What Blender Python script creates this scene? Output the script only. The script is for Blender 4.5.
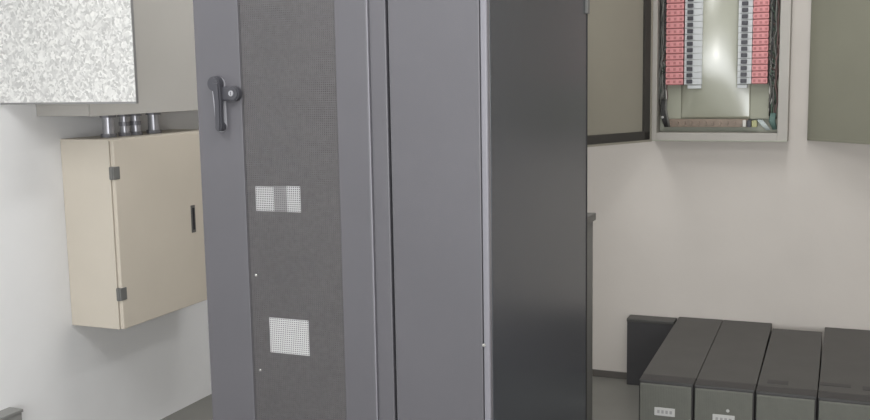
import bpy, bmesh, math, random
from mathutils import Vector, Matrix

random.seed(7)
sc = bpy.context.scene
for o in list(bpy.data.objects):
    bpy.data.objects.remove(o)
COL = sc.collection

# ------------------------------------------------------------------ camera
cam_d = bpy.data.cameras.new('camera')
cam_d.sensor_width = 36.0
cam_d.lens = 36.0 * 1008.96 / 870.0
cam_d.clip_start = 0.02
cam = bpy.data.objects.new('camera', cam_d)
COL.objects.link(cam)
RT = Vector((0.9253133617, 0.3787975560, -0.0175383639))
UP = Vector((-0.0334679894, 0.1276496086, 0.9912544936))
FW = Vector((-0.3777235448, 0.9166340540, -0.1307934810))
cam.matrix_world = Matrix(((RT.x, UP.x, -FW.x, 0.0),
                           (RT.y, UP.y, -FW.y, 0.0),
                           (RT.z, UP.z, -FW.z, 1.6),
                           (0, 0, 0, 1)))
sc.camera = cam

# ------------------------------------------------------------------ world, lights, exposure
w = bpy.data.worlds.new('room_dark')
sc.world = w
w.use_nodes = True
w.node_tree.nodes['Background'].inputs[0].default_value = (0.75, 0.78, 0.85, 1)
w.node_tree.nodes['Background'].inputs[1].default_value = 0.1
sc.view_settings.view_transform = 'Standard'
sc.view_settings.look = 'None'
sc.view_settings.exposure = 0.0
sc.view_settings.gamma = 1.0
sc.view_settings.use_curve_mapping = False


def area(name, loc, size, size_y, power, color, aim=None):
    d = bpy.data.lights.new(name, 'AREA')
    d.shape = 'RECTANGLE'
    d.size, d.size_y, d.energy, d.color = size, size_y, power, color
    o = bpy.data.objects.new(name, d)
    COL.objects.link(o)
    o.location = loc
    if aim is not None:
        o.rotation_euler = (Vector(aim) - Vector(loc)).to_track_quat('-Z', 'Y').to_euler()
    return o


CEIL = 2.8
LAMPS = [(-1.9, 1.2, 20.0), (-0.5, 1.3, 23.0), (-0.2, 3.9, 8.0), (-1.75, 3.9, 13.5)]
for (lx, ly, pw) in LAMPS:
    area('fluorescent_light', (lx, ly, CEIL - 0.105), 0.26, 1.16, pw, (0.975, 0.99, 1.0))
WX0, WX1, WZ0, WZ1 = -1.3, 1.7, 0.45, 2.0      # unseen window behind the photographer, added for fill light
area('added_window_fill', ((WX0 + WX1) / 2, -1.86, (WZ0 + WZ1) / 2), WX1 - WX0, WZ1 - WZ0, 112.0, (0.95, 0.98, 1.0),
     ((WX0 + WX1) / 2, 3.0, (WZ0 + WZ1) / 2))
fl = bpy.data.lights.new('camera_flash', 'POINT')
fl.energy = 34.0
fl.shadow_soft_size = 0.06
fl.color = (1.0, 0.97, 0.93)
flo = bpy.data.objects.new('camera_flash', fl)
COL.objects.link(flo)
flo.location = (0.0, -0.02, 1.70)


# ------------------------------------------------------------------ materials
def lin(r, g, b):
    def f(c):
        c /= 255.0
        return c / 12.92 if c <= 0.04045 else ((c + 0.055) / 1.055) ** 2.4
    return (f(r), f(g), f(b), 1.0)


def mat(name, rgb, rough=0.5, metal=0.0, var=0.06, scale=6.0, bump=0.0, bscale=200.0, spec=0.5, emit=None):
    """painted / plastic surface: base colour with a soft noise drift and a fine bump"""
    m = bpy.data.materials.new(name)
    m.use_nodes = True
    nt = m.node_tree
    N, L = nt.nodes, nt.links
    b = N['Principled BSDF']
    b.inputs['Roughness'].default_value = rough
    b.inputs['Metallic'].default_value = metal
    b.inputs['Specular IOR Level'].default_value = spec
    c = lin(*rgb)
    tc = N.new('ShaderNodeTexCoord')
    nz = N.new('ShaderNodeTexNoise')
    nz.inputs['Scale'].default_value = scale
    nz.inputs['Detail'].default_value = 5
    L.new(tc.outputs['Object'], nz.inputs['Vector'])
    rp = N.new('ShaderNodeValToRGB')
    rp.color_ramp.elements[0].position = 0.3
    rp.color_ramp.elements[1].position = 0.7
    rp.color_ramp.elements[0].color = tuple(x * (1 - var) for x in c[:3]) + (1,)
    rp.color_ramp.elements[1].color = tuple(min(1, x * (1 + var)) for x in c[:3]) + (1,)
    L.new(nz.outputs['Fac'], rp.inputs['Fac'])
    L.new(rp.outputs['Color'], b.inputs['Base Color'])
    if bump:
        n2 = N.new('ShaderNodeTexNoise')
        n2.inputs['Scale'].default_value = bscale
        n2.inputs['Detail'].default_value = 3
        L.new(tc.outputs['Object'], n2.inputs['Vector'])
        bp = N.new('ShaderNodeBump')
        bp.inputs['Strength'].default_value = bump
        bp.inputs['Distance'].default_value = 0.002
        L.new(n2.outputs['Fac'], bp.inputs['Height'])
        L.new(bp.outputs['Normal'], b.inputs['Normal'])
    if emit:
        b.inputs['Emission Color'].default_value = lin(*rgb)
        b.inputs['Emission Strength'].default_value = emit
    return m


def galvanised(name):
    m = bpy.data.materials.new(name)
    m.use_nodes = True
    nt = m.node_tree
    N, L = nt.nodes, nt.links
    b = N['Principled BSDF']
    b.inputs['Metallic'].default_value = 0.35
    tc = N.new('ShaderNodeTexCoord')
    nz = N.new('ShaderNodeTexNoise')
    nz.inputs['Scale'].default_value = 30
    nz.inputs['Detail'].default_value = 3
    L.new(tc.outputs['Object'], nz.inputs['Vector'])
    mx = N.new('ShaderNodeMixRGB')
    mx.inputs['Fac'].default_value = 0.05
    L.new(tc.outputs['Object'], mx.inputs['Color1'])
    L.new(nz.outputs['Color'], mx.inputs['Color2'])
    vo = N.new('ShaderNodeTexVoronoi')
    vo.inputs['Scale'].default_value = 105
    L.new(mx.outputs['Color'], vo.inputs['Vector'])
    sp = N.new('ShaderNodeSeparateColor')
    L.new(vo.outputs['Color'], sp.inputs['Color'])
    rp = N.new('ShaderNodeValToRGB')
    rp.color_ramp.elements[0].color = lin(194, 194, 193)
    rp.color_ramp.elements[1].color = lin(246, 246, 244)
    L.new(sp.outputs[0], rp.inputs['Fac'])
    L.new(rp.outputs['Color'], b.inputs['Base Color'])
    mr = N.new('ShaderNodeMapRange')
    mr.inputs['To Min'].default_value = 0.34
    mr.inputs['To Max'].default_value = 0.6
    L.new(sp.outputs[1], mr.inputs['Value'])
    L.new(mr.outputs['Result'], b.inputs['Roughness'])
    bp = N.new('ShaderNodeBump')
    bp.inputs['Strength'].default_value = 0.25
    bp.inputs['Distance'].default_value = 0.002
    L.new(sp.outputs[2], bp.inputs['Height'])
    L.new(bp.outputs['Normal'], b.inputs['Normal'])
    return m


M = {
    'wall': mat('white_wall_paint', (207, 201, 195), 0.75, var=0.03, scale=2.5, bump=0.15, bscale=60),
    'wall_left': mat('cool_white_wall_lit', (238, 238, 239), 0.75, var=0.03, scale=2.5, bump=0.15, bscale=60),  # cool white, lightened for the stronger light on the left wall
    'ceiling': mat('ceiling_paint', (225, 223, 218), 0.85, var=0.02),
    'floor': mat('grey_vinyl_floor', (122, 121, 116), 0.42, var=0.08, scale=3.0),
    'base': mat('dark_baseboard', (92, 88, 84), 0.55),
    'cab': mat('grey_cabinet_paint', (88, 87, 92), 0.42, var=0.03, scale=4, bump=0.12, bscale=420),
    'cab_shaded': mat('shaded_grey_side_paint', (68, 71, 78), 0.26, var=0.03, scale=4, bump=0.10, bscale=420, spec=0.38),  # cabinet grey darkened to paint in the shade of the right side
    'edge': mat('cabinet_edge_highlight', (122, 121, 128), 0.35, var=0.02),  # cabinet grey lightened to paint the highlight along its edges
    'gap': mat('dark_gap', (40, 40, 44), 0.8),
    'mesh': mat('mesh_paint', (88, 86, 88), 0.5, var=0.13, scale=75),
    'filter': mat('filter_felt', (106, 102, 101), 0.95, var=0.16, scale=9, bump=0.3, bscale=150),
    'sticker': mat('white_sticker', (190, 190, 191), 0.6, var=0.02),
    'sticker_dull': mat('dull_sticker', (172, 172, 173), 0.6, var=0.03),
    'sticker_grey': mat('grey_sticker', (128, 127, 129), 0.6, var=0.05, scale=30),
    'handle': mat('dark_handle', (62, 62, 68), 0.35, var=0.05),
    'handle_light': mat('handle_pale_highlight', (150, 150, 156), 0.4, var=0.03),  # pale key cylinder; on the handle plate a painted recess highlight
    'chrome': mat('bright_metal', (215, 215, 212), 0.25, metal=0.8, var=0.03),
    'galv': galvanised('galvanised_spangle'),
    'galv_edge': mat('galvanised_edge', (150, 150, 150), 0.4, metal=0.5),
    'cream': mat('cream_box_paint', (207, 199, 186), 0.5, var=0.02, scale=4, bump=0.08, bscale=300),
    'cream_door': mat('cream_door_paint', (207, 198, 184), 0.5, var=0.02, scale=4, bump=0.08, bscale=300),
    'trunk': mat('grey_trunking_paint', (182, 179, 174), 0.5, var=0.02, scale=4),
    'hinge': mat('grey_hinge', (112, 112, 110), 0.45),
    'latch': mat('dark_latch', (98, 96, 94), 0.45),
    'conduit': mat('steel_conduit', (176, 176, 182), 0.32, metal=0.45, var=0.06, scale=20),
    'conduit_dark': mat('conduit_nut', (132, 132, 138), 0.4, metal=0.45),
    'foot': mat('grey_floor_trunking', (140, 140, 138), 0.5),
    'panel': mat('panel_frame_paint', (172, 168, 162), 0.5, var=0.03),
    'panel_in': mat('grey_green_panel_paint', (162, 164, 150), 0.5, var=0.03),
    'panel_plate': mat('grey_green_plate', (166, 167, 152), 0.2, var=0.03, spec=1.0),
    'door_in': mat('grey_green_door_paint', (152, 148, 136), 0.55, var=0.04, scale=3),
    'cover_in': mat('grey_green_cover_paint', (134, 133, 119), 0.55, var=0.04, scale=3),
    'plate_back': mat('grey_green_back_plate', (166, 167, 152), 0.6, var=0.03, spec=0.3),
    'gasket': mat('black_gasket', (62, 60, 57), 0.7),
    'breaker': mat('breaker_body', (205, 208, 210), 0.45, var=0.02),
    'toggle': mat('breaker_toggle', (52, 52, 60), 0.4),
    'red': mat('red_terminal', (214, 146, 147), 0.5, var=0.12, scale=40),
    'red_dark': mat('red_terminal_edge', (178, 108, 111), 0.5, var=0.1, scale=40),
    'copper': mat('brown_busbar', (134, 118, 104), 0.42, var=0.18, scale=25),
    'ups_top': mat('ups_black_paint', (75, 74, 72), 0.5, var=0.08, scale=8, bump=0.15, bscale=350),
    'ups_bezel': mat('ups_black_bezel', (54, 53, 53), 0.5, var=0.05),
    'ups_grille': mat('ups_grey_grille', (112, 113, 106), 0.6, var=0.05, scale=40, bump=0.2, bscale=500),
    'black_box': mat('black_box_paint', (62, 61, 63), 0.45, var=0.05),
    'badge': mat('light_badge', (198, 198, 196), 0.4),
    'badge_ink': mat('badge_ink', (158, 158, 158), 0.6),
    'lamp_body': mat('lamp_housing', (230, 230, 228), 0.5),
    'lamp_glow': mat('lamp_diffuser', (255, 252, 245), 0.5, emit=3.0),
}
WIRES = [mat('wire_' + n, c, 0.5) for n, c in (('black', (52, 52, 52)), ('grey', (110, 110, 106)), ('brown', (104, 84, 80)),
                                               ('green', (84, 104, 90)), ('white', (205, 203, 198)))]


# ------------------------------------------------------------------ mesh helpers
class MB:
    def __init__(self):
        self.bm = bmesh.new()
        self.mats = []

    def mi(self, m):
        if m not in self.mats:
            self.mats.append(m)
        return self.mats.index(m)

    def _take(self, tmp, m):
        i = self.mi(m)
        for f in tmp.faces:
            f.material_index = i
        me = bpy.data.meshes.new('tmp')
        tmp.to_mesh(me)
        tmp.free()
        self.bm.from_mesh(me)
        bpy.data.meshes.remove(me)

    def box(self, m, x0, x1, y0, y1, z0, z1, bev=0.0, seg=2, rot=None):
        t = bmesh.new()
        bmesh.ops.create_cube(t, size=1.0)
        for v in t.verts:
            v.co = Vector(((x0 + x1) / 2 + v.co.x * (x1 - x0), (y0 + y1) / 2 + v.co.y * (y1 - y0), (z0 + z1) / 2 + v.co.z * (z1 - z0)))
        if bev > 0:
            bmesh.ops.bevel(t, geom=list(t.edges), offset=bev, segments=seg, affect='EDGES', profile=0.6)
        if rot is not None:
            bmesh.ops.transform(t, matrix=rot, verts=t.verts)
        self._take(t, m)
        return self

    def cyl(self, m, p, q, r, r2=None, seg=20, bev=0.0):
        p, q = Vector(p), Vector(q)
        t = bmesh.new()
        bmesh.ops.create_cone(t, cap_ends=True, segments=seg, radius1=r, radius2=r if r2 is None else r2, depth=(q - p).length)
        if bev > 0:
            es = [e for e in t.edges if len([f for f in e.link_faces if len(f.verts) > 4]) == 1]
            bmesh.ops.bevel(t, geom=es, offset=bev, segments=2, affect='EDGES')
        R = (q - p).to_track_quat('Z', 'Y').to_matrix().to_4x4()
        bmesh.ops.transform(t, matrix=Matrix.Translation((p + q) / 2) @ R, verts=t.verts)
        self._take(t, m)
        return self

    def prism(self, m, pts, y0, y1, bev=0.0):
        """outline in x,z extruded along y"""
        t = bmesh.new()
        a = [t.verts.new((x, y0, z)) for x, z in pts]
        b = [t.verts.new((x, y1, z)) for x, z in pts]
        n = len(pts)
        t.faces.new(a)
        t.faces.new(list(reversed(b)))
        for i in range(n):
            t.faces.new((a[i], b[i], b[(i + 1) % n], a[(i + 1) % n]))
        bmesh.ops.recalc_face_normals(t, faces=t.faces)
        if bev > 0:
            es = [e for e in t.edges if abs(e.verts[0].co.y - e.verts[1].co.y) < 1e-6]
            bmesh.ops.bevel(t, geom=es, offset=bev, segments=2, affect='EDGES')
        self._take(t, m)
        return self

    def tube(self, m, pts, r, seg=6):
        t = bmesh.new()
        rings = []
        for i, p in enumerate(pts):
            d = (Vector(pts[min(i + 1, len(pts) - 1)]) - Vector(pts[max(i - 1, 0)])).normalized()
            u = d.orthogonal().normalized() if i == 0 else (u0 - d * u0.dot(d)).normalized()
            u0 = u
            v = d.cross(u)
            rings.append([t.verts.new(Vector(p) + r * (math.cos(2 * math.pi * k / seg) * u + math.sin(2 * math.pi * k / seg) * v)) for k in range(seg)])
        for a, b in zip(rings, rings[1:]):
            for k in range(seg):
                t.faces.new((a[k], a[(k + 1) % seg], b[(k + 1) % seg], b[k]))
        t.faces.new(list(reversed(rings[0])))
        t.faces.new(rings[-1])
        bmesh.ops.recalc_face_normals(t, faces=t.faces)
        for f in t.faces:
            f.smooth = True
        self._take(t, m)
        return self

    def build(self, name, parent=None, loc=None):
        me = bpy.data.meshes.new(name)
        self.bm.to_mesh(me)
        self.bm.free()
        for m in self.mats:
            me.materials.append(m)
        o = bpy.data.objects.new(name, me)
        COL.objects.link(o)
        if parent:
            o.parent = parent
        if loc:
            o.location = loc
        return o


def thing(name, label, cat, loc=(0, 0, 0), rotz=0.0, group=None):
    o = bpy.data.objects.new(name, None)
    COL.objects.link(o)
    o.location = loc
    o.rotation_euler = (0, 0, rotz)
    o.empty_display_size = 0.1
    o['label'], o['category'] = label, cat
    if group:
        o['group'] = group
    return o


def tag(o, label, cat, group=None):
    o['label'], o['category'] = label, cat
    if group:
        o['group'] = group
    return o


def structure(o):
    o['kind'] = 'structure'
    return o


# ------------------------------------------------------------------ room shell
XL, XR, YB, YF = -3.0, 2.3, 5.155, -1.8
T = 0.12
structure(MB().box(M['floor'], XL - T, XR + T, YF - T, YB + T, -0.1, 0.0).build('floor'))
structure(MB().box(M['ceiling'], XL - T, XR + T, YF - T, YB + T, CEIL, CEIL + 0.1).build('ceiling'))
structure(MB().box(M['wall_left'], XL - T, XL, YF - T, YB + T, 0, CEIL).build('wall_left'))
structure(MB().box(M['wall'], XR, XR + T, YF - T, YB + T, 0, CEIL).build('wall_right'))
structure(MB().box(M['wall'], XL, XR, YB, YB + T, 0, CEIL).build('wall_back'))
wf = MB()
wf.box(M['wall'], XL, WX0, YF - T, YF, 0, CEIL)
wf.box(M['wall'], WX1, XR, YF - T, YF, 0, CEIL)
wf.box(M['wall'], WX0, WX1, YF - T, YF, 0, WZ0)
wf.box(M['wall'], WX0, WX1, YF - T, YF, WZ1, CEIL)
structure(wf.build('wall_front'))
wf = MB()
wf.box(M['lamp_body'], WX0, WX1, YF - T, YF - 0.07, WZ0, WZ0 + 0.04)
wf.box(M['lamp_body'], WX0, WX1, YF - T, YF - 0.07, WZ1 - 0.04, WZ1)
for xx in (WX0, (WX0 + WX1) / 2 - 0.02, WX1 - 0.04):
    wf.box(M['lamp_body'], xx, xx + 0.04, YF - T, YF - 0.07, WZ0 + 0.04, WZ1 - 0.04)
structure(wf.build('added_window_1'))  # frame of the added opening that carries the fill light
structure(MB().box(M['base'], XL, XR, YB - 0.008, YB, 0, 0.037, 0.002).build('baseboard_back'))

# ceiling lamps that light the room (above the frame)
for i, (lx, ly, pw) in enumerate(LAMPS):
    t = thing('ceiling_lamp', ['white fluorescent ceiling lamp nearest the left wall', 'white fluorescent ceiling lamp above the aisle in front of the tall cabinets',
                               'white fluorescent ceiling lamp above the row of black battery units',
                               'white fluorescent ceiling lamp above the aisle between left wall and tall cabinet'][i], 'lamp', (lx, ly, CEIL), 0, 'fluorescent ceiling lamps')
    MB().box(M['lamp_body'], -0.15, 0.15, -0.62, 0.62, -0.07, 0, 0.006).build('housing', t)
    MB().box(M['lamp_glow'], -0.13, 0.13, -0.58, 0.58, -0.095, -0.07, 0.006).build('diffuser', t)

# ------------------------------------------------------------------ tall cabinet with the perforated door
CF, CB, CT = 2.30, 3.295, 2.05
cab = thing('equipment_cabinet', 'tall grey equipment cabinet with perforated mesh door and swing handle', 'cabinet', (-1.355, 2.8, 0))


def W(o):
    """children are modelled in world coordinates; put them in their parent's frame"""
    p = o.parent
    off = Vector((0, 0, 0))
    while p:
        off += p.location
        p = p.parent
    o.location = o.location - off
    return o


x0, x1 = -1.640, -1.073
mx0, mx1, mz0, mz1 = -1.498, -1.214, 0.20, 1.96
b = MB()
b.box(M['cab'], x0, x0 + 0.025, CF + 0.024, CB, 0.09, CT, 0.003)
b.box(M['cab'], x1 - 0.025, x1, CF + 0.024, CB, 0.09, CT, 0.003)
b.box(M['cab'], x0 + 0.025, x1 - 0.025, CB - 0.02, CB, 0.09, CT)
b.box(M['cab'], x0, x1, CF + 0.024, CB, CT - 0.03, CT, 0.003)
b.box(M['cab'], x0, x1, CF + 0.024, CB, 0.09, 0.12, 0.003)
W(b.build('body', cab))
W(MB().box(M['cab'], x1 - 0.047, x1, CF + 0.004, CF + 0.024, 0.09, CT, 0.004).build('hinge_post', cab))
W(MB().box(M['gap'], x0 + 0.02, x1 - 0.02, CF + 0.06, CB - 0.03, 0.0, 0.09).build('plinth', cab))
W(MB().box(M['filter'], mx0 + 0.002, mx1 - 0.002, CF + 0.0085, CF + 0.0200, mz0 + 0.002, mz1 - 0.002).build('filter_sheet', cab))
# door leaf: two stiles, two rails, one mesh
dx0, dx1 = x0 + 0.001, -1.124
b = MB()
b.box(M['cab'], dx0, mx0, CF, CF + 0.022, 0.10, CT - 0.005, 0.003)
b.box(M['cab'], mx1, dx1, CF, CF + 0.022, 0.10, CT - 0.005, 0.003)
b.box(M['cab'], mx0, mx1, CF, CF + 0.022, 0.10, mz0, 0.003)
b.box(M['cab'], mx0, mx1, CF, CF + 0.022, mz1, CT - 0.005, 0.003)
b.box(M['edge'], dx1, dx1 + 0.0035, CF - 0.001, CF + 0.02, 0.10, CT - 0.005, 0.001)
door = W(b.build('door', cab))


def perforated(name, m, xa, xb, za, zb, y, th, pitch, hole, holes_z=None):
    """a sheet punched with square holes: real openings, front face and hole walls"""
    nx = int(round((xb - xa) / pitch))
    nz = int(round((zb - za) / pitch))
    px, pz = (xb - xa) / nx, (zb - za) / nz
    hx, hz = px * hole / 2, pz * hole / 2
    V, F = [], []
    grid = {}

    def gv(i, j):
        if (i, j) not in grid:
            grid[(i, j)] = len(V)
            V.append((xa + i * px, y, za + j * pz))
        return grid[(i, j)]
    for i in range(nx):
        for j in range(nz):
            cx, cz = xa + (i + 0.5) * px, za + (j + 0.5) * pz
            o4 = [gv(i, j), gv(i + 1, j), gv(i + 1, j + 1), gv(i, j + 1)]
            k = len(V)
            for yy in (y, y + th):
                V.extend([(cx - hx, yy, cz - hz), (cx + hx, yy, cz - hz), (cx + hx, yy, cz + hz), (cx - hx, yy, cz + hz)])
            for e in range(4):
                n = (e + 1) % 4
                F.append((o4[e], o4[n], k + n, k + e))
                F.append((k + e, k + n, k + 4 + n, k + 4 + e))
    me = bpy.data.meshes.new(name)
    me.from_pydata(V, [], F)
    me.materials.append(m)
    o = bpy.data.objects.new(name, me)
    COL.objects.link(o)
    return o


PIT = 0.0058
ms = perforated('mesh_panel', M['mesh'], mx0, mx1, mz0, mz1, CF + 0.004, 0.0015, PIT, 0.58)
ms.parent = door
W(ms)


def sticker(xa, xb, za, zb, m, y):
    o = perforated('mesh_label', m, xa, xb, za, zb, y, 0.0008, PIT, 0.60)
    o.parent = door
    o['label'] = 'pale sticker pressed onto the mesh'
    return W(o)


sticker(-1.441, -1.320, 0.864, 0.961, M['sticker'], CF + 0.0028)
sticker(-1.468, -1.412, 1.252, 1.318, M['sticker_dull'], CF + 0.0028)
sticker(-1.412, -1.372, 1.252, 1.320, M['sticker_grey'], CF + 0.0028)
sticker(-1.372, -1.331, 1.252, 1.321, M['sticker_dull'], CF + 0.0028)
for (sx, sz) in ((-1.476, 1.076), (-1.475, 0.811), (-1.476, 0.55), (-1.476, 1.92)):
    s = MB().cyl(M['chrome'], (sx, CF + 0.004, sz), (sx, CF - 0.0005, sz), 0.0045, 0.0035, 12, 0.0008).build('screw', door)
    W(s)
    s['label'] = 'bright screw head'
# swing handle: plate, grip, pivot boss, key barrel
b = MB()
pts = [(-1.567 + 0.021 * math.cos(a), 1.590 + 0.021 * math.sin(a)) for a in [math.pi * k / 12 for k in range(13)]]
pts += [(-1.563 + 0.017 * math.cos(a), 1.480 + 0.017 * math.sin(a)) for a in [math.pi + math.pi * k / 12 for k in range(13)]]
b.prism(M['handle_light'], pts, CF - 0.005, CF + 0.001, 0.0015)
hp = W(b.build('handle_plate', door))
b = MB()
b.cyl(M['handle'], (-1.567, CF - 0.005, 1.592), (-1.567, CF - 0.028, 1.592), 0.021, 0.019, 28, 0.003)
pts = [(-1.572, 1.60), (-1.566, 1.545), (-1.566, 1.484)]
pts += [(-1.557 + 0.010 * math.cos(a), 1.478 + 0.012 * math.sin(a)) for a in [math.pi + math.pi * k / 10 for k in range(11)]]
pts += [(-1.546, 1.545), (-1.548, 1.595)]
b.prism(M['handle'], pts, CF - 0.030, CF - 0.011, 0.004)
b.cyl(M['handle'], (-1.559, CF - 0.004, 1.478), (-1.559, CF - 0.012, 1.478), 0.013, 0.013, 20)
gp = W(b.build('handle_grip', door))
b = MB()
b.box(M['handle'], -1.562, -1.516, CF - 0.016, CF, 1.546, 1.584, 0.006)
b.cyl(M['handle'], (-1.514, CF, 1.565), (-1.514, CF - 0.020, 1.565), 0.0205, 0.019, 28, 0.003)
W(b.build('lock_barrel', door))
b = MB()
b.cyl(M['handle_light'], (-1.517, CF - 0.018, 1.566), (-1.517, CF - 0.0225, 1.566), 0.008, 0.0075, 18, 0.001)
b.box(M['gap'], -1.5178, -1.5162, CF - 0.0230, CF - 0.0220, 1.561, 1.571)
k = W(b.build('keyhole', door))
k['label'] = 'pale key cylinder face'

# ------------------------------------------------------------------ narrow cabinet beside it
nar = thing('narrow_cabinet', 'narrow plain grey side cabinet joined to the right of the mesh-door cabinet', 'cabinet', (-0.935, 2.8, 0))
nx0, nx1 = -1.0645, -0.806
b = MB()
b.box(M['cab_shaded'], nx0, nx1 - 0.004, CF + 0.012, CB, 0.09, CT, 0.002)
W(b.build('body', nar))
W(MB().box(M['cab'], nx0, -0.8255, CF, CF + 0.012, 0.10, CT - 0.004, 0.003).build('front_panel', nar))
W(MB().box(M['edge'], -0.8235, nx1, CF - 0.001, CF + 0.020, 0.09, CT, 0.005, 3).build('corner_post', nar))
sp = W(MB().box(M['cab_shaded'], nx1 - 0.004, nx1, CF + 0.0215, CB - 0.016, 0.10, CT - 0.004, 0.0015).build('side_panel', nar))
sp['label'] = 'grey right side panel, shade painted in'
W(MB().box(M['gap'], nx1 - 0.006, nx1 + 0.001, CB - 0.0155, CB - 0.001, 0.10, CT - 0.004, 0.001).build('rear_edge_strip', nar))
W(MB().box(M['hinge'], nx1 - 0.002, nx1 + 0.008, CB - 0.03, CB, 1.795, 1.86, 0.002).build('rear_catch', nar))
s = W(MB().cyl(M['chrome'], (-0.8225, CF - 0.0005, 0.938), (-0.8225, CF - 0.004, 0.938), 0.005, 0.004, 12, 0.001).build('screw', nar))
s['label'] = 'bright screw head on the front corner'
W(MB().box(M['gap'], nx0 + 0.02, nx1 - 0.02, CF + 0.06, CB - 0.03, 0, 0.09).build('plinth', nar))

# ------------------------------------------------------------------ low cabinet hidden behind the tall pair
low = thing('low_cabinet', 'low grey cabinet with overhanging top, only its edge showing behind the tall cabinets', 'cabinet', (-1.17, 3.6, 0))
W(MB().box(M['hinge'], -1.42, -0.930, 3.33, 3.90, 0.05, 1.027, 0.003).build('body', low))
W(MB().box(M['latch'], -1.44, -0.918, 3.32, 3.90, 1.027, 1.056, 0.003).build('top_slab', low))
W(MB().box(M['gap'], -1.40, -0.95, 3.36, 3.86, 0, 0.05).build('plinth', low))

# ------------------------------------------------------------------ left wall: cream box, trunking, conduits, galvanised tray
box = thing('wall_box', 'cream metal wall box with hinged door on the left wall, under grey trunking', 'electrical box', (XL, 3.52, 0.595))
bx1 = -2.752
by0, by1, bz0, bz1 = 3.25, 3.99, 0.592, 1.374
W(MB().box(M['cream'], XL + 0.001, bx1, by0, by1, bz0, bz1, 0.003).build('body', box))
bd = W(MB().box(M['cream_door'], bx1 + 0.003, -2.730, by0 + 0.003, by1 - 0.003, bz0 + 0.002, bz1 - 0.002, 0.004).build('door', box))
for zz in (1.238, 0.741):
    b = MB()
    b.box(M['hinge'], -2.752, -2.727, by0 - 0.008, by0 + 0.030, zz - 0.026, zz + 0.026, 0.003)
    b.cyl(M['hinge'], (-2.741, by0 - 0.006, zz - 0.026), (-2.741, by0 - 0.006, zz + 0.026), 0.007, None, 14)
    W(b.build('hinge', box))
b = MB()
b.box(M['latch'], -2.732, -2.727, 3.742, 3.772, 0.922, 1.046, 0.002)
b.box(M['gap'], -2.728, -2.7255, 3.750, 3.764, 0.935, 1.034, 0.001)
h = W(b.build('latch', bd))
h['label'] = 'dark flush latch'

tr = thing('cable_trunking', 'grey metal trunking box on the left wall above the cream box', 'trunking', (XL, 3.13, 1.47))
W(MB().box(M['trunk'], XL + 0.001, -2.736, 3.13, 4.75, 1.472, 2.45, 0.003).build('body', tr))
W(MB().box(M['trunk'], -2.736, -2.732, 3.134, 4.74, 1.470, 2.44, 0.001).build('cover', tr))

xm = -2.86
cons = [(3.383, 0.024, 'leftmost'), (3.485, 0.020, 'second'), (3.558, 0.020, 'third'), (3.680, 0.024, 'rightmost')]
words = ['steel conduit between cream box and trunking, leftmost of four', 'steel conduit with couplings, left one of the close middle pair',
         'steel conduit with couplings, right one of the close middle pair', 'steel conduit between cream box and trunking, rightmost of four']
for (yy, rr, _), lb in zip(cons, words):
    t = thing('conduit', lb, 'conduit', (xm, yy, bz1), 0, 'conduits above the cream box')
    MB().cyl(M['conduit'], (0, 0, 0), (0, 0, 0.098), rr, None, 24).build('pipe', t)
    for zz in (0.008, 0.090):
        MB().cyl(M['conduit_dark'], (0, 0, zz - 0.008), (0, 0, zz + 0.007), rr * 1.35, None, 8).build('lock_nut', t)
    if rr < 0.022:
        MB().cyl(M['conduit_dark'], (0, 0, 0.042), (0, 0, 0.060), rr * 1.15, None, 20).build('coupling', t)

gal = thing('galvanised_sheet', 'bright spangled galvanised steel sheet jutting from the upper left wall', 'metal sheet', (XL, 2.96, 1.53))
W(MB().box(M['galv'], XL, -2.364, 2.95, 2.960, 1.530, 2.30, 0.002).build('sheet', gal))
f = MB()
f.box(M['galv_edge'], -2.364, -2.361, 2.949, 2.962, 1.526, 2.30, 0.001)
f.box(M['galv_edge'], XL, -2.364, 2.949, 2.962, 1.524, 1.531, 0.001)
W(f.build('folded_edge', gal))

ft = thing('floor_trunking', 'small dark grey metal trunking low on the left wall at lower left corner', 'trunking', (XL, 2.5, 0))
W(MB().box(M['foot'], XL, -2.935, 2.10, 2.880, 0.0, 0.340, 0.003).build('body', ft))
W(MB().box(M['foot'], XL, -2.930, 2.095, 2.884, 0.340, 0.352, 0.002).build('lid', ft))

# ------------------------------------------------------------------ distribution panel on the back wall
pan = thing('breaker_panel', 'open electrical breaker panel with two columns of red breakers on the back wall', 'electrical panel', (-0.6, YB, 1.262))
px0, px1, pz0, pz1 = -0.920, -0.271, 1.266, 2.16
py0 = 5.035
YP = YB - 0.001
b = MB()
b.box(M['panel'], px0, px0 + 0.036, py0, YP, pz0, pz1, 0.002)
b.box(M['panel'], px1 - 0.046, px1, py0, YP, pz0, pz1, 0.002)
b.box(M['panel'], px0 + 0.036, px1 - 0.046, py0, YP, pz0, pz0 + 0.042, 0.002)
b.box(M['panel'], px0 + 0.036, px1 - 0.046, py0, YP, pz1 - 0.05, pz1, 0.002)
b.box(M['panel_in'], px0 + 0.036, px1 - 0.046, YB - 0.012, YP, pz0 + 0.042, pz1 - 0.05)
W(b.build('enclosure', pan))
W(MB().box(M['panel_in'], px0 + 0.002, px1 - 0.002, py0 - 0.004, py0 + 0.0, pz0 + 0.001, pz0 + 0.006).build('drip_lip', pan))
# backing plate
W(MB().box(M['plate_back'], -0.862, -0.362, 5.118, 5.124, 1.372, 2.09, 0.001).build('back_plate', pan))
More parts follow.
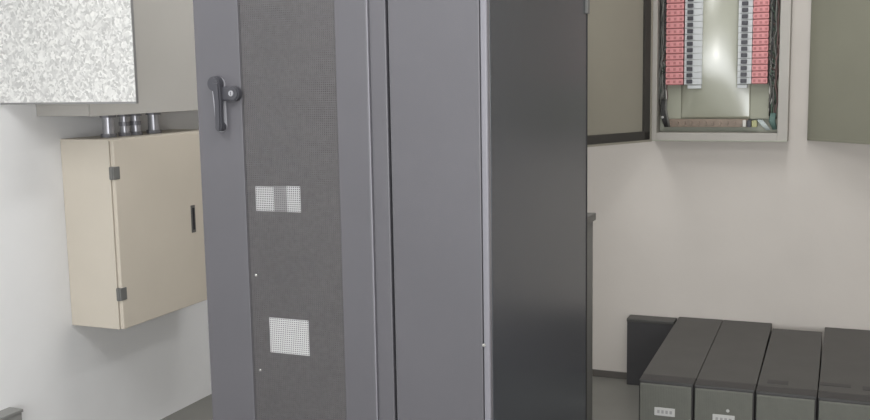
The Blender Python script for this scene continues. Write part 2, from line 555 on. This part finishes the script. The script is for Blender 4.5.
# middle cover sheet, a little sprung and bowed
V, F = [], []
NX, NZ = 40, 60
for i in range(NX + 1):
    for j in range(NZ + 1):
        u, v = i / NX, j / NZ
        x = -0.778 + 0.330 * u
        z = 1.374 + 0.700 * v
        fx = max(0.0, 1 - ((x + 0.700) / (0.253 if x > -0.70 else 0.079)) ** 2)
        fz = max(0.0, 1 - abs((z - 1.700) / (0.327 if z < 1.700 else 0.6)) ** 2)
        y = 5.1165 - 0.043 * fx * fz
        V.append((x, y, z))
for i in range(NX):
    for j in range(NZ):
        a = i * (NZ + 1) + j
        F.append((a, a + NZ + 1, a + NZ + 2, a + 1))
me = bpy.data.meshes.new('middle_cover')
me.from_pydata(V, [], F)
for p in me.polygons:
    p.use_smooth = True
me.materials.append(M['panel_plate'])
mc = bpy.data.objects.new('middle_cover', me)
COL.objects.link(mc)
sol = mc.modifiers.new('thick', 'SOLIDIFY')
sol.thickness = 0.0012
mc.parent = pan
W(mc)

# breakers: one of each, then copies
PITCH, ROWS, Z0 = 0.0303, 18, 1.555


def breaker_proto(sgn):
    br = MB()
    if sgn < 0:
        br.box(M['breaker'], -0.758, -0.674, 5.066, 5.118, -0.0145, 0.0145, 0.002)
    else:
        br.box(M['breaker'], -0.508, -0.443, 5.066, 5.118, -0.0145, 0.0145, 0.002)
    bo = br.build('breaker')
    tg = MB()
    a, c = (-0.745, -0.718) if sgn < 0 else (-0.492, -0.464)
    tg.box(M['toggle'], a, c, 5.052, 5.066, -0.0090, 0.0100, 0.002)
    to = tg.build('toggle', bo)
    rd = MB()
    a, c = (-0.846, -0.762) if sgn < 0 else (-0.441, -0.369)
    rd.box(M['red'], a, c, 5.058, 5.118, -0.0125, 0.0135, 0.003)
    rd.box(M['red_dark'], a + 0.004, c - 0.004, 5.066, 5.118, -0.0155, -0.0125)
    for q in range(3):
        s = a + (c - a) * (q + 0.5) / 3
        rd.box(M['red_dark'], s - 0.006, s + 0.006, 5.0565, 5.059, -0.006, 0.006)
    ro = rd.build('red_terminal')
    return bo, to, ro


base = Vector((0, 0, 0)) - pan.location
for sgn in (-1, 1):
    bo, to, ro = breaker_proto(sgn)
    for k in range(ROWS):
        if k == 0:
            B, R_ = bo, ro
        else:
            B, R_ = bo.copy(), ro.copy()
            Tg = to.copy()
            for o in (B, R_, Tg):
                COL.objects.link(o)
            Tg.parent = B
        B.parent = pan
        R_.parent = pan
        B.location = base + Vector((0, 0, Z0 + k * PITCH))
        R_.location = base + Vector((0, 0, Z0 + k * PITCH))
for xa, xb in ((-0.742, -0.676), (-0.508, -0.462)):
    W(MB().box(M['breaker'], xa, xb, 5.070, 5.118, Z0 - 0.034, Z0 - 0.017, 0.002).build('end_stop', pan))
# copper bar, terminals
W(MB().box(M['copper'], -0.850, -0.455, 5.085, 5.116, 1.333, 1.372, 0.002).build('busbar', pan))
for k in range(11):
    W(MB().cyl(M['copper'], (-0.825 + k * 0.034, 5.086, 1.352), (-0.825 + k * 0.034, 5.076, 1.352), 0.008, 0.007, 10).build('busbar_screw', pan))
W(MB().box(WIRES[4], -0.478, -0.462, 5.06, 5.10, 1.335, 1.368, 0.003).build('terminal_block', pan))
W(MB().box(M['toggle'], -0.458, -0.438, 5.06, 5.10, 1.334, 1.368, 0.003).build('terminal_block', pan))
tb = W(MB().box(mat('yellow_green_terminal', (172, 172, 128), 0.5), -0.436, -0.412, 5.06, 5.10, 1.334, 1.366, 0.003).build('terminal_block', pan))
tb['label'] = 'yellow-green earth terminal'


def bundle(cx, w_, z0, z1, n, rs):
    b = MB()
    r = random.Random(rs)
    for i in range(n):
        x = cx + r.uniform(-w_, w_)
        y = r.uniform(5.06, 5.11)
        pts = []
        z = z0 + r.uniform(-0.03, 0.06)
        while z < z1:
            pts.append((x + r.uniform(-0.008, 0.008), y + r.uniform(-0.01, 0.01), z))
            z += 0.04
        b.tube(r.choice([WIRES[0], WIRES[0], WIRES[1], WIRES[1], WIRES[2], WIRES[3], WIRES[4]]), pts, r.uniform(0.0028, 0.0048))
    for k in range(22):     # tails to the breakers
        z = Z0 + (k % ROWS) * PITCH + r.uniform(-0.01, 0.01)
        s = 1 if cx < -0.6 else -1
        b.tube(r.choice(WIRES[:4]), [(cx - s * 0.004, 5.075, z - 0.02), (cx + s * 0.012, 5.07, z - 0.004), (cx + s * 0.024, 5.08, z)], 0.003)
    return b


o = W(bundle(-0.862, 0.016, 1.42, 2.09, 11, 3).build('wire_bundle', pan))
o['kind'] = 'stuff'
o = W(bundle(-0.343, 0.016, 1.40, 2.09, 12, 5).build('wire_bundle', pan))
o['kind'] = 'stuff'
b = MB()
for i in range(4):
    b.tube(WIRES[0 if i < 3 else 1], [(-0.862 + 0.006 * i, 5.075, 1.47), (-0.866 + 0.007 * i, 5.07, 1.42), (-0.858 + 0.008 * i, 5.068, 1.37), (-0.848 + 0.006 * i, 5.08, 1.335)], 0.006)
b.cyl(M['chrome'], (-0.858, 5.062, 1.383), (-0.858, 5.052, 1.383), 0.008, 0.006, 12, 0.001)
o = W(b.build('cable_tails', pan))
b = MB()
teal = mat('wire_teal', (92, 118, 112), 0.5)
pale = mat('wire_pale_blue', (186, 196, 196), 0.5)
for i in range(3):
    b.tube(teal, [(-0.345 + 0.006 * i, 5.07, 1.40), (-0.352 + 0.008 * i, 5.06, 1.365), (-0.335 + 0.004 * i, 5.07, 1.325)], 0.0075)
for i in range(3):
    b.tube(pale, [(-0.408 + 0.008 * i, 5.065, 1.368), (-0.388 + 0.008 * i, 5.058, 1.345), (-0.365 + 0.006 * i, 5.065, 1.322)], 0.0055)
o = W(b.build('cable_tails', pan))

# the two leaves of the panel, swung open towards the camera
def leaf(name, hx, hy, ang, length, z0, z1, face, side, gasket_w, parent, flange=0.022):
    """door pan: sheet, turned rim, gasket strip; local x runs from hinge to free edge, side = where the inner face looks"""
    R = Matrix.Translation((hx, hy, 0)) @ Matrix.Rotation(ang, 4, 'Z')

    def bx(b, m, a0, a1, e0, e1, c0, c1, bev):
        e0, e1 = sorted((side * e0, side * e1))
        b.box(m, a0, a1, e0, e1, c0, c1, bev, rot=R)
    b = MB()
    bx(b, face, 0, length, 0, 0.003, z0, z1, 0)
    for (a0, a1, c0, c1) in ((0, length, z0, z0 + 0.010), (0, length, z1 - 0.010, z1), (0, 0.010, z0, z1), (length - 0.010, length, z0, z1)):
        bx(b, face, a0, a1, 0.0, flange, c0, c1, 0.001)
    o = W(b.build(name, parent))
    if gasket_w:
        g = MB()
        e = 0.010
        for (a0, a1, c0, c1) in ((e, length - e, z0 + e, z0 + e + gasket_w), (e, length - e, z1 - e - gasket_w, z1 - e),
                                 (e, e + gasket_w, z0 + e, z1 - e), (length - e - gasket_w, length - e, z0 + e, z1 - e)):
            bx(g, M['gasket'], a0, a1, 0.003, flange - 0.004, c0, c1, 0.002)
        go = W(g.build('gasket', o))
        go['label'] = 'black rubber gasket strip'
    return o


leaf('door', -0.924, 5.034, math.atan2(-0.89, -0.46), 0.64, 1.264, 2.15, M['door_in'], 1, 0.042, pan)
leaf('inner_cover', -0.184, 5.128, math.atan2(-0.66, 0.75), 0.42, 1.268, 2.15, M['cover_in'], -1, 0, pan, 0.004)
b = MB()
for zz in (2.02, 2.10):
    b.box(M['hinge'], px1 - 0.002, -0.178, 5.118, 5.136, zz - 0.02, zz + 0.02, 0.002)
W(b.build('hinge_bracket', pan))

# ------------------------------------------------------------------ black battery units on the floor
UZ = 0.36


def ups(label, x, y, wd, ln, rot, slot, badge):
    t = thing('battery_unit', label, 'battery unit', (x, y, 0), math.radians(rot), 'black battery units in a row on the floor')
    MB().box(M['ups_top'], 0.0005, wd - 0.0005, 0.085, ln, 0.012, UZ, 0.003).build('case', t)
    MB().box(M['ups_bezel'], 0.0, wd, 0.0, 0.085, 0.012, UZ + 0.001, 0.009, 3).build('bezel', t)
    g = MB()
    g.box(M['ups_grille'], 0.006, wd - 0.008, -0.008, 0.004, 0.03, UZ - 0.012, 0.003)
    n = 30
    for k in range(n):
        xx = 0.012 + (wd - 0.030) * k / (n - 1)
        g.box(M['ups_grille'], xx - 0.0012, xx + 0.0012, -0.0105, -0.008, 0.035, UZ - 0.016)
    gr = g.build('grille', t)
    if badge:
        bx_, bz_, bw, bh = badge
        p = MB()
        p.box(M['badge'], bx_, bx_ + bw, -0.0135, -0.010, bz_, bz_ + bh, 0.0015)
        for q in range(4):
            p.box(M['badge_ink'], bx_ + bw * (0.14 + 0.2 * q), bx_ + bw * (0.26 + 0.2 * q), -0.0140, -0.0134, bz_ + bh * 0.3, bz_ + bh * 0.7)
        bo = p.build('badge', gr)
        bo['label'] = 'pale name badge'
    if slot:
        s = MB()
        for (a0, a1, c0, c1) in slot:
            s.box(M['ups_bezel'], a0, a1, c0, c1, UZ - 0.002, UZ + 0.0015, 0.001)
        s.build('top_grip', t)
    for fx in (0.03, wd - 0.03):
        for fy in (0.06, ln - 0.06):
            MB().cyl(M['gap'], (fx, fy, 0), (fx, fy, 0.013), 0.016, 0.014, 14).build('foot', t)
    return t


ups('black battery unit at left end of the row, badge on upper front', -0.763, 4.005, 0.2185, 1.140, 0.75, None, (0.066, 0.221, 0.082, 0.034))
ups('black battery unit second from left, badge with a small light above', -0.5435, 4.005, 0.2345, 1.142, 0.75, None, (0.076, 0.212, 0.085, 0.040))
ups('black battery unit third from left, one dark grip mark on top', -0.3075, 4.000, 0.2265, 1.045, 0.4, ((0.035, 0.115, 0.12, 0.17),), None)
ups('black battery unit at right edge of the photo, long grip mark on top', -0.0795, 3.998, 0.220, 1.15, 0.05, ((0.004, 0.118, 0.165, 0.205), (0.160, 0.2, 0.15, 0.20)), None)
u2 = [o for o in COL.objects if o.name.startswith('grille')][1]
p = MB().cyl(M['badge'], (0.134, -0.0105, 0.270), (0.134, -0.0135, 0.270), 0.007, 0.006, 14, 0.001).build('indicator', u2)
p['label'] = 'small pale indicator'

dk = thing('black_case', 'shallow black upright case against the back wall, left of the battery units', 'case', (-0.92, 5.1, 0))
W(MB().box(M['black_box'], -1.028, -0.790, 5.062, 5.150, 0.0, 0.334, 0.003).build('body', dk))
l = W(MB().box(M['ups_top'], -1.030, -0.788, 5.058, 5.152, 0.334, 0.352, 0.004).build('lid', dk))
